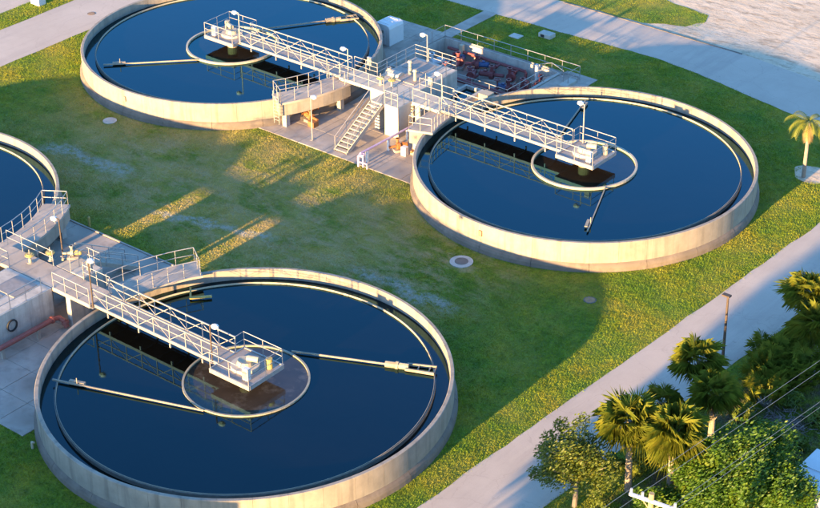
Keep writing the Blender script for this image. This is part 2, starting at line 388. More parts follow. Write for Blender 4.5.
well_me = MB().add([(3.6 * math.cos(R(a)), 3.6 * math.sin(R(a)), 1.506) for a in range(0, 360, 6)], [tuple(range(60))]).mesh('feed_well_water', 'well_water')
murk_me = well_me.copy(); murk_me.materials.clear(); murk_me.materials.append(MATS['murky_well_water'])
for (cx, cy), lab, wl in ((CA, 'round concrete settling tank nearest the camera, lower left, shadowed wall at its left', 'dark blue water filling the nearest round tank'),
                      (CB, 'round concrete settling tank at right beside the pump pit, warm sunlit wall', 'blue water filling the right-hand round tank'),
                      (CC, 'round concrete settling tank at the top of the photo beside the white shed', 'blue water filling the far top round tank'),
                      (CD, 'round concrete settling tank cut off by the left edge', 'blue water filling the round tank at the left edge')):
    t = thing('settling_tank', lab, 'tank', (cx, cy, 0), 'round settling tanks')
    inst('wall_core', core_me, t)
    for k in range(NP): inst('wall_panel', panel_me, t, (0, 0, 0), R(da * k))
    for k in range(20): inst('footing', apron_me, t, (0, 0, random.uniform(-.01, .01)), R(18 * k))
    inst('weir_wall', weir_me, t); inst('weir_plate', lip_me, t)
    inst('launder_water', launder_me, t)
    struct(inst('water', water_me, None, (cx, cy, 0)), wl)
    if (cx, cy) != CD: struct(inst('water', murk_me if (cx, cy) == CA else well_me, None, (cx, cy, 0)), 'dark water inside the centre ring of ' + wl.split('filling ')[1])

ring_prof = [(3.56, 1.25), (3.72, 1.25), (3.72, 1.66), (3.56, 1.66)]
ring_l = MB().lathe(ring_prof, n=72).mesh('feed_well', 'cream_paint')
ring_d = MB().lathe([(3.58, 1.25), (3.70, 1.25), (3.70, 1.60), (3.58, 1.60)], n=72).mesh('feed_well', 'olive_ring')
for c, me, lab in ((CA, ring_d, 'dull olive ring around the centre of the nearest tank'), (CB, ring_l, 'cream ring around the centre of the right-hand tank'), (CC, ring_l, 'cream ring around the centre of the far top tank')):
    o = inst('feed_well_ring', me, None, (*c, 0)); tag(o, lab, 'ring', 'centre rings floating in the tanks')

# scum skimmer arms: thin arm from the ring, thick pipe, forked end
def skimmer(a, b, label, end=2.6, m='arm_paint', fork=True):
    a, b = Vector((*a, 1.62)), Vector((*b, 1.62)); d = (b - a).normalized(); L = (b - a).length; n = Vector((-d.y, d.x, 0))
    t = thing('skimmer_arm', label, 'skimmer arm', (a.x, a.y, 0), 'skimmer arms on the water'); o = Vector((a.x, a.y, 0))
    q = lambda s, off=0, z=0: a + d * s + n * off + Vector((0, 0, z)) - o
    MB().beam(q(0), q(L - end), .07, .10).build('arm', m, t)
    if fork:
        MB().tube([q(L - end - .1), q(L - end + .15), q(L - end * .55)], .2, 8).build('scum_pipe', m, t)
        MB().tube([q(L - end * .82), q(L - end * .76)], .26, 8).build('flange', m, t)
        for s in (-1, 1): MB().beam(q(L - end * .6, s * .28), q(L, s * .36), .1, .16).build('fork_bar', m, t)
        for f in (.35, .12, .01): MB().beam(q(L - end * f, -.33), q(L - end * f, .33), .06, .08).build('cross_bar', m, t)
    else:
        MB().beam(q(L - end), q(L), .1, .10).build('blade', m, t)
        MB().beam(q(L - end - .1, -.2), q(L - end + .9, -.2), .2, .16).build('hinge_block', m, t)
        MB().tube([q(L - end + .3, 0, .05), q(L - end + .3, 0, .45)], .03).build('stop_pin', m, t)
skimmer((17.0, -13.35), (24.95, -9.75), 'long skimmer arm with forked end pointing right in the nearest tank', 2.9)
skimmer((17.2, -20.95), (8.15, -24.1), 'thin skimmer arm pointing left in the nearest tank', 1.9, 'arm_paint', False)
skimmer((-17.0, 13.35), (-22.2, 8.1), 'thin skimmer arm pointing left in the far top tank', 1.6, 'arm_paint', False)
skimmer((-17.2, 20.9), (-12.7, 27.6), 'skimmer arm with forked end pointing right in the far top tank', 2.6)
skimmer((20.1, 15.2), (22.6, 9.3), 'thin skimmer arm pointing at the viewer in the right-hand tank', 1.4, 'arm_paint', False)
skimmer((13.5, 18.4), (11.2, 25.9), 'thin skimmer arm behind the bridge in the right-hand tank', 1.4, 'arm_paint', False)

# ------------------------------------------------------------------ railings
post_me = MB().tube([(0, 0, 0), (0, 0, 1.07)], .026, 6).add([(-.07, -.07, .012), (.07, -.07, .012), (.07, .07, .012), (-.07, .07, .012)], [(0, 1, 2, 3)]).mesh('post', 'galvanised')
def rail_into(t, pts, spacing=1.5, org=(0, 0, 0), kick=False, m='galvanised', bars=(1.07, .56)):
    pts = [Vector(p) - Vector(org) for p in pts]; closed_seg = []
    for k, (a, b) in enumerate(zip(pts, pts[1:])):
        n = max(1, round((b - a).length / spacing))
        closed_seg += [a + (b - a) * i / n for i in range(n)]
    closed_seg.append(pts[-1])
    for p in closed_seg: inst('post', post_me, t, p)
    for nm, h, r in zip(('top_rail', 'mid_rail', 'low_rail'), bars, (.028, .023, .023)):
        MB().tube([p + Vector((0, 0, h)) for p in pts], r, 6).build(nm, m, t)
    if kick:
        k = MB()
        for a, b in zip(pts, pts[1:]): k.beam(a + Vector((0, 0, .09)), b + Vector((0, 0, .09)), .02, .12)
        k.build('kick_plate', m, t)
def railing(label, pts, **kw):
    t = thing('railing', label, 'railing', pts[0], 'pipe railings'); rail_into(t, pts, org=pts[0], **kw); return t

# ------------------------------------------------------------------ access stations between tank pairs (mirrored about the middle)
DZ = 2.5
def station(s, nm):
    def bx(x0, x1, y0, y1, z0, z1, b=.03):
        a, c = sorted((s * y0, s * y1)); return MB().bbox(x0, x1, a, c, z0, z1, b)
    t = thing('access_platform', nm['plat'], 'platform', (0, s * 17.15, 0), 'raised concrete access platforms')
    t.location = (0, 0, 0)
    bx(-2.6, 1.5, 18.14, 22.7, 0, DZ).build('distribution_box', 'box_concrete', t)
    bx(-4.85, 4.85, 16.2, 18.1, DZ - .24, DZ).build('walkway_deck', 'bright_concrete' if s > 0 else 'pad_concrete', t)
    bx(.95, 2.25, 14.6, 16.17, 0, DZ + .05).build('stair_tower', 'bright_concrete', t)
    bx(-.35, .93, 14.5, 16.17, DZ - .24, DZ).build('landing', 'stair_concrete', t)
    bx(-2.0, -.5, 16.5, 18.0, 0, DZ - .26).build('pier', 'box_concrete', t)
    bx(2.4, 2.8, 16.4, 17.9, 0, DZ - .26).build('pier', 'box_concrete', t)
    bx(-.3, .2, 14.9, 15.9, 0, DZ - .26).build('pier', 'box_concrete', t)
    bx(-1.3, .6, 18.5, 20.4, DZ, DZ + .06, .02).build('hatch', 'deck_steel', t)
    bx(-2.3, -.1, 20.6, 22.3, DZ, DZ + .05, .02).build('hatch', 'deck_steel', t)
    # staircase
    st = thing('concrete_staircase', nm['stairs'], 'stairs', (.3, s * 10.35, 0))
    n = 12
    sm = MB().bbox(-.52, .52, -.19, .19, -.07, 0, .012).mesh('step', 'stair_concrete')
    for k in range(n):
        inst('step', sm, st, (0, s * (.17 + k * .345), .12 + (DZ - .12) * (k + .4) / n))
    for x in (-.58, .58):
        MB().beam((x, 0, .02), (x, s * 4.15, DZ - .12), .09, .28).build('stringer', 'stair_concrete', st)
    for x in (-.62, .62):
        for k in range(4):
            inst('post', post_me, st, (x, s * (.12 + k * 1.33), .12 + k * .76), 0, (1, 1, .92))
        for h, nm_ in ((.98, 'hand_rail'), (.52, 'mid_rail')):
            MB().tube([(x, s * .12, .12 + h), (x, s * 4.11, 2.4 + h)], .03).build(nm_, 'galvanised', st)
    # railings
    P = lambda *q: [(x, s * y, z) for x, y, z in q]
    railing(nm['r'][0], P((-4.8, 16.26, DZ), (-.45, 16.26, DZ)))
    railing(nm['r'][1], P((2.35, 16.26, DZ), (4.8, 16.26, DZ)), spacing=1.25)
    railing(nm['r'][2], P((-4.8, 18.04, DZ), (-2.55, 18.04, DZ), (-2.55, 22.62, DZ), (1.44, 22.62, DZ), (1.44, 18.9, DZ)), spacing=1.25, bars=(1.07, .72, .38) if s > 0 else (1.07, .56))
    railing(nm['r'][3], P((1.55, 18.04, DZ), (4.8, 18.04, DZ)), spacing=1.2)
    railing(nm['r'][4], P((.99, 16.1, DZ + .05), (.99, 14.66, DZ + .05), (2.2, 14.66, DZ + .05), (2.2, 16.1, DZ + .05)), spacing=.75)
    # valve stands on the deck
    for x, y, lab in nm['valves']:
        vt = thing('valve_stand', lab, 'valve', (x, s * y, DZ), 'yellow valve stands')
        pd = MB().cyl(0, 0, 0, .5, .11, 10, .08).build('pedestal', 'cream_paint', vt); MB().cyl(0, 0, 0, .04, .2, 12).build('base_flange', 'galvanised', pd)
        MB().lathe([(.2, .52), (.3, .52), (.3, .6), (.2, .6)], n=16).build('hand_wheel', 'yellow_paint', vt)
        MB().cyl(0, 0, .5, .64, .26, 14, .2).build('gear_box', 'yellow_paint', vt)
        MB().cyl(0, 0, .6, .95, .03, 6).build('stem', 'galvanised', vt)
station(1, dict(plat='raised concrete platform with white block between the two far tanks', stairs='straight concrete stairs leading up from the far slab',
    r=['railing along the walkway front towards the far top tank', 'short railing between white block and right-hand tank bridge', 'three-bar railing around the orange-lit deck above the pump pit',
       'railing on the pit side of the walkway to the right-hand tank', 'railing around the top of the white stair block'],
    valves=[(-1.45, 17.1, 'left of two round yellow valve stands on the far walkway'), (-.55, 17.35, 'right of two round yellow valve stands on the far walkway')]))
station(-1, dict(plat='raised concrete platform at the left edge between the near tanks', stairs='concrete stairs hidden behind the near platform, on the shaded slab',
    r=['railing along the grass side of the near walkway by the lamp', 'railing over the slab where the nearest bridge starts', 'railing around the big deck at the left edge',
       'railing on the near side of the walkway leading to the nearest bridge', 'railing around the small stair block at the near station'],
    valves=[(-1.9, 16.9, 'yellow valve stand on the near walkway at left'), (-1.1, 15.9, 'yellow valve stand by the lamp post on the near landing')]))

for x, y, h, l in ((-.3, 19.2, 1.0, 'tall cream valve column on the orange-lit deck'), (.75, 18.5, .8, 'shorter cream valve column beside the tall one')):
    t = thing('valve_column', l, 'valve', (x, y, DZ), 'cream valve columns')
    MB().cyl(0, 0, 0, h, .14, 12, .11).build('column', 'cream_paint', t); MB().cyl(0, 0, h, h + .16, .2, 12, .14).build('cap', 'cream_paint', t); MB().cyl(0, 0, 0, .05, .25, 12).build('base_flange', 'rust_steel', t)
t = thing('pipe_hood', 'grey rounded pipe hood on the far platform junction', 'hood', (-1.1, 18.45, DZ))
MB().loft([[(x, .42 * math.cos(a * .449), .34 * math.sin(a * .449)) for a in range(8)] for x in (-.75, -.3, .55)]).build('hood', 'box_concrete', t)
MB().lathe([(.1, 0), (.16, 0), (.16, .45), (.1, .45)], n=12, c=(-.6, 0)).build('vent', 'galvanised', t)
for x, y, z, l in ((2.75, 17.9, DZ, 'grey switch box on the rail towards the right-hand bridge'), (-3.2, 17.9, DZ, 'grey switch box on the rail towards the far top tank'), (2.9, -16.4, DZ, 'grey switch box on the rail of the near walkway')):
    t = thing('switch_box', l, 'box', (x, y, z), 'grey switch boxes')
    MB().bbox(-.22, .22, -.1, .1, .45, 1.1, .015).build('case', 'galvanised', t); MB().tube([(0, 0, 0), (0, 0, .46)], .03).build('conduit', 'galvanised', t); MB().box(-.18, .18, -.118, -.102, .5, 1.05).build('cover', 'aluminium', t)

# ------------------------------------------------------------------ effluent boxes with curved walkway on the tank walls
def rimwalk(c, a0, a1, lab, rlab, tankside):
    t = thing('effluent_box', lab, 'walkway', (*c, 0), 'curved walkway boxes on tank walls')
    sg = abs(a1 - a0); n = max(3, int(sg / 4)); lo, hi = min(a0, a1), max(a0, a1)
    MB().lathe([(11.25, HW + .012), (13.15, HW + .012), (13.15, HW + .17), (11.25, HW + .17)], lo, hi, n).build('deck', 'pad_concrete', t)
    MB().lathe([(12.02, 1.12), (13.05, 1.12), (13.05, HW + .008), (12.02, HW + .008)], lo + .3, hi - .3, n).build('box_wall', 'wall_concrete', t)
    for f in (.12, .9):
        a = R(a0 + (a1 - a0) * f); MB().box(-.2, .2, -.2, .2, .0, 1.14).build('leg', 'box_concrete', t).location = (12.6 * math.cos(a), 12.6 * math.sin(a), 0)
    z = HW + .17; pt = lambda r, a: (c[0] + r * math.cos(R(a)), c[1] + r * math.sin(R(a)), z)
    m = 5; aa = [a0 + (a1 - a0) * (.1 + .88 * k / m) for k in range(m + 1)]
    railing(rlab, [pt(11.33, a) for a in aa] + [pt(12.2, aa[-1]), pt(13.05, aa[-1])] + [pt(13.05, a) for a in aa[::-1]], spacing=1.35)
rimwalk(CC, -3, -31, 'curved concrete walkway box on the front of the far top tank wall', 'railing round the curved walkway on the far top tank', 1)
rimwalk(CB, 183, 199, 'short concrete walkway box on the left wall of the right-hand tank', 'railing round the short walkway on the right-hand tank', 1)
rimwalk(CA, 177, 147, 'curved walkway box on the grass side of the nearest tank', 'railing round the curved walkway on the nearest tank', 1)
rimwalk(CD, 3, 34, 'curved walkway box on the tank at the left edge', 'railing round the curved walkway on the left edge tank', 1)

# ------------------------------------------------------------------ bridges and centre platforms
def bridge(c, sgn, lab, plab):
    L = 10.6; t = thing('tank_bridge', lab, 'bridge', (sgn * 4.88, c[1], 0), 'walkway bridges to tank centres')
    X = lambda d: sgn * d
    MB().box(min(0, X(L)), max(0, X(L)), -.62, .62, DZ - .09, DZ - .04).build('deck', 'deck_steel', t)
    n = 8; dl = L / n
    pm = MB().box(-.027, .027, -.024, .024, DZ - .1, DZ + 1.08).mesh('truss_post', 'aluminium')
    bm_ = MB().box(-.05, .05, -.05, .05, DZ - .52, DZ - .24).mesh('bracket', 'aluminium')
    cm = MB().box(-.05, .05, -.66, .66, DZ - .2, DZ - .1).mesh('cross_beam', 'galvanised')
    dm = MB().beam((0, 0, DZ + .04), (X(dl), 0, DZ + 1.0), .028, .036).mesh('diagonal', 'aluminium')
    dm2 = MB().beam((X(dl), 0, DZ + .04), (0, 0, DZ + 1.0), .028, .036).mesh('diagonal', 'aluminium')
    for y in (-.7, .7):
        MB().box(min(0, X(L)), max(0, X(L)), y - .04, y + .04, DZ - .2, DZ - .0).build('side_beam', 'aluminium', t)
        for h, nm, r in ((1.08, 'top_chord', .033), (.6, 'mid_rail', .024)):
            MB().box(min(0, X(L)), max(0, X(L)), y - r, y + r, DZ + h - r, DZ + h + r).build(nm, 'aluminium', t)
        for k in range(n + 1): inst('truss_post', pm, t, (X(k * dl), y, 0))
        for k in range(n): inst('diagonal', dm if k % 2 else dm2, t, (X(k * dl), y, 0))
        for k in range(1, n, 2): inst('bracket', bm_, t, (X(k * dl), y, 0))
    for k in range(n + 1): inst('cross_beam', cm, t, (X(k * dl), 0, 0))
    # platform
    p = thing('centre_platform', plab, 'platform', (*c, 0), 'square platforms at tank centres')
    e = 1.42; out = sgn * 1.62; inn = -sgn * 1.42; x0, x1 = min(out, inn), max(out, inn)
    MB().box(x0, x1, -e, e, DZ - .1, DZ - .03).build('deck', 'deck_steel', p)
    for y in (-e, e): MB().box(x0 - .04, x1 + .04, y - .05, y + .05, DZ - .26, DZ + .02).build('edge_beam', 'aluminium', p)
    for x in (x0, x1): MB().box(x - .05, x + .05, -e + .05, e - .05, DZ - .26, DZ + .02).build('edge_beam', 'aluminium', p)
    MB().cyl(0, 0, .8, DZ - .12, .42, 16).build('column', 'rust_steel', p)
    MB().cyl(0, 0, DZ - .03, DZ + .16, .85, 20).build('turntable', 'bright_concrete', p)
    MB().cyl(0, 0, DZ + .16, DZ + .42, .5, 16, .42).build('gear_housing', 'cream_paint', p)
    d = MB().tube([(sgn * .1, .1, DZ + .55), (sgn * .75, .35, DZ + .55)], .18, 10); d.build('drive_motor', 'cream_paint', p)
    cab = MB().bbox(sgn * 1.0 - .2, sgn * 1.0 + .2, -1.1, -.75, DZ, DZ + .75).build('control_cabinet', 'white_paint', p); MB().box(sgn * 1.0 - .16, sgn * 1.0 + .16, -1.13, -1.102, DZ + .08, DZ + .68).build('cabinet_door', 'galvanised', cab)
    MB().cyl(sgn * 1.2, .75, DZ - .02, DZ + .62, .2, 12).build('reducer', 'yellow_paint' if c == CA else 'cream_paint', p)
    z = DZ + .02; q = lambda x, y: (sgn * x, y, z)
    rail_into(p, [q(-1.4, -.7), q(-1.4, -e), q(1.6, -e), q(1.6, e), q(-1.4, e), q(-1.4, .7)], spacing=1.5)
bridge(CA, 1, 'pale truss walkway bridge over the nearest tank', 'square platform with drive unit at the centre of the nearest tank')
bridge(CB, 1, 'pale truss walkway bridge over the right-hand tank', 'square platform with drive unit at the centre of the right-hand tank')
bridge(CC, -1, 'pale truss walkway bridge over the far top tank', 'square platform with drive unit at the centre of the far top tank')

# ------------------------------------------------------------------ lamps
def lamp(x, y, z, h, lab, post='galvanised', head='lamp_glass', dx=-.35, dy=-.1, r=.05):
    t = thing('lamp_post', lab, 'lamp', (x, y, z), 'lamp posts')
    MB().tube([(0, 0, 0), (0, 0, h)], r, 8, r * .8).build('post', post, t)
    MB().box(-.13, .13, -.13, .13, 0, .03).build('base_plate', 'galvanised', t)
    MB().tube([(0, 0, h - .04), (dx * .5, dy * .5, h + .05), (dx, dy, h + .02)], .03, 6).build('arm', post, t)
    hd = MB().loft([[(dx + q * 1.2 * math.cos(a * .785), dy + q * math.sin(a * .785), h + zz) for a in range(8)] for q, zz in ((.10, -.16), (.2, -.1), (.2, .04), (.1, .1))])
    hh = hd.build('lamp_head', head, t); MB().cyl(dx, dy, h - .19, h - .155, .09, 10).build('lens', 'porcelain', hh)
lamp(15.0, -17.9, DZ - .1, 2.5, 'dark lamp post on the nearest tank bridge', 'brown_post', dx=.3, dy=.12)
lamp(-15.3, 16.4, DZ - .1, 2.6, 'lamp post beside the far top tank platform')
lamp(16.0, 18.4, DZ - .1, 3.2, 'tall lamp post on the right-hand tank platform', dx=-.2, dy=-.2)
lamp(-3.95, 16.3, DZ, 2.5, 'lamp post on the walkway beside the far top tank')
lamp(-1.3, 22.55, DZ, 2.2, 'lamp post at the rear of the orange-lit deck')
lamp(3.6, 18.1, DZ, 1.9, 'low lamp post on the walkway to the right-hand bridge')
lamp(-2.08, 9.9, .06, 3.6, 'slim grey lamp post on the far slab edge', dx=.3, dy=0)
lamp(-.86, -15.1, DZ, 2.7, 'brown lamp post on the near landing at left', 'brown_post')
lamp(5.0, -17.95, DZ - .2, 3.3, 'dark lamp post where the nearest bridge starts', 'brown_post', dx=.1, dy=.1)
t = thing('street_lamp', 'dark slim street lamp at the roadside above the palms', 'lamp', (36.85, 2.9, 0))
MB().tube([(0, 0, 0), (0, 0, 4.5)], .1, 8, .07).build('post', 'brown_post', t)
MB().box(-.35, .15, -.15, .15, 4.5, 4.6).build('lamp_head', 'brown_post', t)
MB().box(-.16, .16, -.16, .16, 0, .1).build('base', 'pad_concrete', t)

# ------------------------------------------------------------------ pump pit
pf = MB().box(PIT[0] - .25, PIT[1] + .25, PIT[2] - .25, PIT[3] + .25, -1.5, -1.3); 
pt = thing('pump_pit', 'sunken concrete pump pit behind the far platform', 'pit', (0, 0, 0))
pf.build('floor', 'pad_concrete', pt)
MB().box(PIT[0] - .25, PIT[0], PIT[2], PIT[3], -1.298, .1).build('side_wall', 'box_concrete', pt)
MB().box(PIT[1], PIT[1] + .25, PIT[2], PIT[3], -1.298, .12).build('side_wall', 'bright_concrete', pt)
MB().box(PIT[0] - .25, PIT[1] + .25, PIT[3], PIT[3] + .25, -1.297, .098).build('back_wall', 'box_concrete', pt)
MB().box(PIT[0] - .25, PIT[1] + .25, PIT[2] - .25, PIT[2], -1.297, .098).build('front_wall', 'box_concrete', pt)
railing('long railing along the grass behind the pump pit', [(-6.0, 27.4, .1), (-6.0, 30.83, .1), (7.4, 30.83, .1), (7.4, 29.2, .1)], spacing=1.68, kick=True)
railing('railing beside the steps at the right end of the pit', [(3.6, 30.2, -.6), (5.3, 30.0, .1), (6.9, 29.3, .1)], spacing=1.4)
railing('low railing on the tank side of the pump pit', [(.4, 23.8, .1), (5.5, 23.8, .1), (5.5, 28.6, .1)], spacing=1.5)
st = thing('pit_stairs', 'concrete steps going down into the right end of the pit', 'stairs', (5.4, 29.9, 0))
for k in range(7):
    MB().box(-.34 * (k + 1), -.34 * k, -.55, .55, -1.29, -.1 - .17 * k).build('step', 'pad_concrete', st)
tag(MB().bbox(6.9, 7.6, 28.6, 30.2, .0, .28).build('concrete_stoop', 'bright_concrete'), 'pale concrete stoop at the right end of the pit railing', 'step')
def pump(x, y, z, lab, body, motor, rz=0, sc=1.0):
    t = thing('pump', lab, 'pump', (x, y, z), 'pumps and valves', rz)
    MB().bbox(-.5 * sc, .5 * sc, -.3 * sc, .3 * sc, 0, .18 * sc).build('plinth', 'pad_concrete', t)
    c = MB().tube([(-.22 * sc, 0, .45 * sc), (.02 * sc, 0, .45 * sc)], .28 * sc, 12); c.build('volute', body, t)
    mo = MB().tube([(.02 * sc, 0, .45 * sc), (.6 * sc, 0, .45 * sc)], .17 * sc, 10).build('motor', motor, t); MB().tube([(.6 * sc, 0, .45 * sc), (.68 * sc, 0, .45 * sc)], .19 * sc, 10, .13 * sc).build('fan_cover', motor, mo); MB().box(.2 * sc, .4 * sc, -.08 * sc, .08 * sc, .6 * sc, .7 * sc).build('terminal_box', motor, mo)
    dp = MB().tube([(-.12 * sc, .1, .5 * sc), (-.12 * sc, .1, 1.05 * sc)], .1 * sc, 8).build('discharge_pipe', body, t)
    MB().tube([(-.12 * sc, .1, .98 * sc), (-.12 * sc, .1, 1.05 * sc)], .18 * sc, 10).build('flange', body, dp)
    MB().tube([(-.2 * sc, 0, .45 * sc), (-.85 * sc, 0, .45 * sc)], .11 * sc, 8).build('suction_pipe', body, t)
for x, y, l in ((-3.2, 29.2, 'first maroon pump from the left in the pit'), (.3, 28.6, 'middle maroon pump in the pit'), (1.9, 29.3, 'maroon pump right of the middle in the pit'), (3.9, 28.3, 'rightmost maroon pump in the pit')):
    pump(x, y, -1.3, l, 'maroon_paint', 'maroon_paint' if x != -3.2 else 'blue_motor', R(random.choice((0, 90, 180)) + 20), 1.35)
pump(-4.6, 27.6, -1.3, 'white pump in the left corner of the pit', 'white_paint', 'white_paint', R(70), 1.4)
t = thing('pit_pipework', 'maroon pipe run along the pit floor', 'pipe', (0, 26.4, -1.3))
MB().tube([(-4.6, 0, .5), (4.6, 0, .5)], .2, 10).build('header_pipe', 'maroon_paint', t)
for x in (-3, -.5, 2.2, 4.0):
    MB().tube([(x, 0, .5), (x, 1.6, .5)], .13, 8).build('branch_pipe', 'maroon_paint', t)
    MB().tube([(x, .6, .5), (x, .6, 1.25)], .05, 6).build('valve_stem', 'maroon_paint', t)
    MB().lathe([(.2, 1.22), (.27, 1.22), (.27, 1.29), (.2, 1.29)], n=14, c=(x, .6)).build('hand_wheel', 'maroon_paint', t)
for k, (x, y, l) in enumerate(((-1.6, 29.6, 'maroon pump second from the left in the pit'), (-.8, 27.6, 'maroon pump close behind the deck railing'), (2.9, 27.4, 'maroon pump at the front of the pit, right half'), (4.5, 29.4, 'maroon pump at the foot of the pit steps'))):
    pump(x, y, -1.3, l, 'maroon_paint', 'maroon_paint' if k % 2 else 'blue_motor', R(30 + 80 * k), 1.3)
t = thing('pit_pipe_rack', 'upper maroon pipe run with valves against the pit back wall', 'pipe', (0, 29.9, -1.3))
MB().tube([(-5.2, .3, .9), (2.6, .3, .9), (2.75, .2, .8), (2.8, 0, .2)], .13, 8).build('pipe', 'maroon_paint', t)
for x in (-4.6, -2.4, -.4, 1.4):
    MB().box(x - .06, x + .06, .22, .38, 0, .78).build('support', 'galvanised', t)
    MB().tube([(x + .6, .3, .9), (x + .6, -.9, .9), (x + .6, -.95, .3)], .09, 8).build('branch_pipe', 'maroon_paint', t)
    MB().tube([(x + .6, -.3, .9), (x + .6, -.45, .9)], .17, 10).build('flange', 'maroon_paint', t)
tag(MB().bbox(-3.95, -3.6, 30.0, 30.35, -1.3, .25).build('vent_post', 'cream_paint'), 'cream post standing in the pit near its back wall', 'post')
tag(MB().bbox(3.6, 3.85, 30.1, 30.35, -1.3, .55).build('vent_post', 'white_paint'), 'white post standing in the right half of the pit', 'post')
# low channel walls between walkway and pit
t = thing('channel', 'low open concrete channel between walkway and pump pit', 'channel', (0, 0, 0))
for x0, x1, y0, y1, m in ((3.3, 3.6, 18.8, 23.5, 'bright_concrete'), (1.75, 2.0, 18.8, 23.5, 'box_concrete'), (2.0, 3.3, 23.25, 23.5, 'box_concrete')):
    MB().bbox(x0, x1, y0, y1, 0, .75).build('channel_wall', m, t)
MB().box(2.0, 3.3, 18.8, 23.25, 0, .5).build('channel_slab', 'water', t)  # blue water material put in for the teal tone of a shaded slab
tag(MB().bbox(3.62, 4.5, 22.6, 23.5, .0, .8).build('concrete_block', 'cream_paint'), 'square concrete block beside the channel and pump pit', 'block')

# ------------------------------------------------------------------ pipes and pumps on the slabs
t = thing('purple_pipe', 'pale purple pipe on short posts crossing the far slab', 'pipe', (3.4, 8.7, 0))
MB().tube([(0, 0, .1), (0, 0, .95), (0, .25, 1.05), (.1, 5.4, 1.05), (.1, 8.0, 1.05), (.1, 9.4, 1.05)], .085, 8).build('pipe', 'purple_paint', t)
for y in (1.0, 3.4, 5.6, 7.6): MB().box(-.09, .09, y - .08, y + .08, 0, .98).build('support', 'white_paint', t)
MB().tube([(.35, .1, .1), (.35, .1, 1.0)], .06, 8).build('riser', 'purple_paint', t)
MB().tube([(0, .05, .95), (.35, .1, .95)], .07, 8).build('tee', 'purple_paint', t)
MB().tube([(0, .05, .45), (.7, .12, .45), (.7, .12, .06)], .06, 8).build('branch', 'purple_paint', t)
MB().lathe([(.1, 1.1), (.16, 1.1), (.16, 1.16), (.1, 1.16)], n=12, c=(.35, .1)).build('hand_wheel', 'purple_paint', t)
pump(4.1, 12.5, .06, 'left orange pump on the slab by the right-hand tank', 'orange_paint', 'orange_paint', R(60), .95)
pump(5.3, 13.0, .06, 'right orange pump on the slab by the right-hand tank', 'orange_paint', 'orange_paint', R(100), .95)
tag(MB().bbox(4.6, 5.05, 12.0, 12.4, .06, .75).build('control_box', 'white_paint'), 'small white box between the orange pumps', 'box')
pump(-4.9, 12.9, .06, 'left orange pump under the far curved walkway', 'orange_paint', 'orange_paint', R(80), 1.05)
pump(-4.2, 12.1, .06, 'right orange pump under the far curved walkway', 'orange_paint', 'orange_paint', R(170), 1.0)
tag(MB().bbox(-3.9, -3.3, 11.4, 12.0, .06, .5).build('junction_box', 'orange_paint'), 'low orange box on the slab near the far top tank', 'box')
lt = thing('tank_ladder', 'upright ladder frame at the end of the far curved walkway', 'ladder', (-6.05, 10.2, .5))
for dx in (0, .5): MB().tube([(dx, 0, .1), (dx, 0, 2.75)], .035, 6).build('side_rail', 'galvanised', lt)
for k in range(8): MB().tube([(0, 0, .4 + .27 * k), (.5, 0, .4 + .27 * k)], .02, 6).build('rung', 'galvanised', lt)
t = thing('red_pipe', 'dull red pipe on supports along the concrete wall at left', 'pipe', (2.75, -25, 0))
MB().tube([(0, -6, .85), (0, 5.6, .85), (.08, 5.85, .8), (.3, 6.0, .62), (.5, 6.05, .2)], .17, 10).build('pipe', 'red_pipe_paint', t)
MB().tube([(0, 5.3, .85), (0, 5.42, .85)], .24, 12).build('flange', 'red_pipe_paint', t)
MB().tube([(.36, 6.02, .56), (.44, 6.04, .4)], .24, 12).build('flange', 'red_pipe_paint', t)
for y in (-2, 1.4, 4.2): MB().box(-.1, .1, y - .1, y + .1, .05, .72).build('support', 'pad_concrete', t)
t = MB().lathe([(.32, -.04), (.4, -.04), (.4, .04), (.32, .04)], n=24).build('hose_coil', 'black_rubber'); t.location = (1.57, -21.5, 1.45); t.rotation_euler = (0, R(90), 0)
tag(t, 'black hose loop hanging on the concrete wall at left', 'hose')
t = thing('scum_trough', 'rusty yellow scum trough sticking out over the nearest tank water', 'trough', (7.2, -11.9, 1.5))
MB().beam((0, 0, .15), (0.9, -.9, .15), .12, .12).build('support_bar', 'yellow_paint', t)
MB().beam((0.85, -.9, .15), (1.75, .1, .15), .16, .1).build('trough', 'yellow_paint', t)
for x, y, z, sc, l in ((-1.6, -13.9, DZ, .7, 'small yellowish pump on the near landing'), (-.2, -14.8, DZ, .6, 'small tan motor beside the near landing lamp')):
    pump(x, y, z - (0 if y < -14.4 else 1.94), l, 'cream_paint', 'yellow_paint', R(40), sc * 1.3)

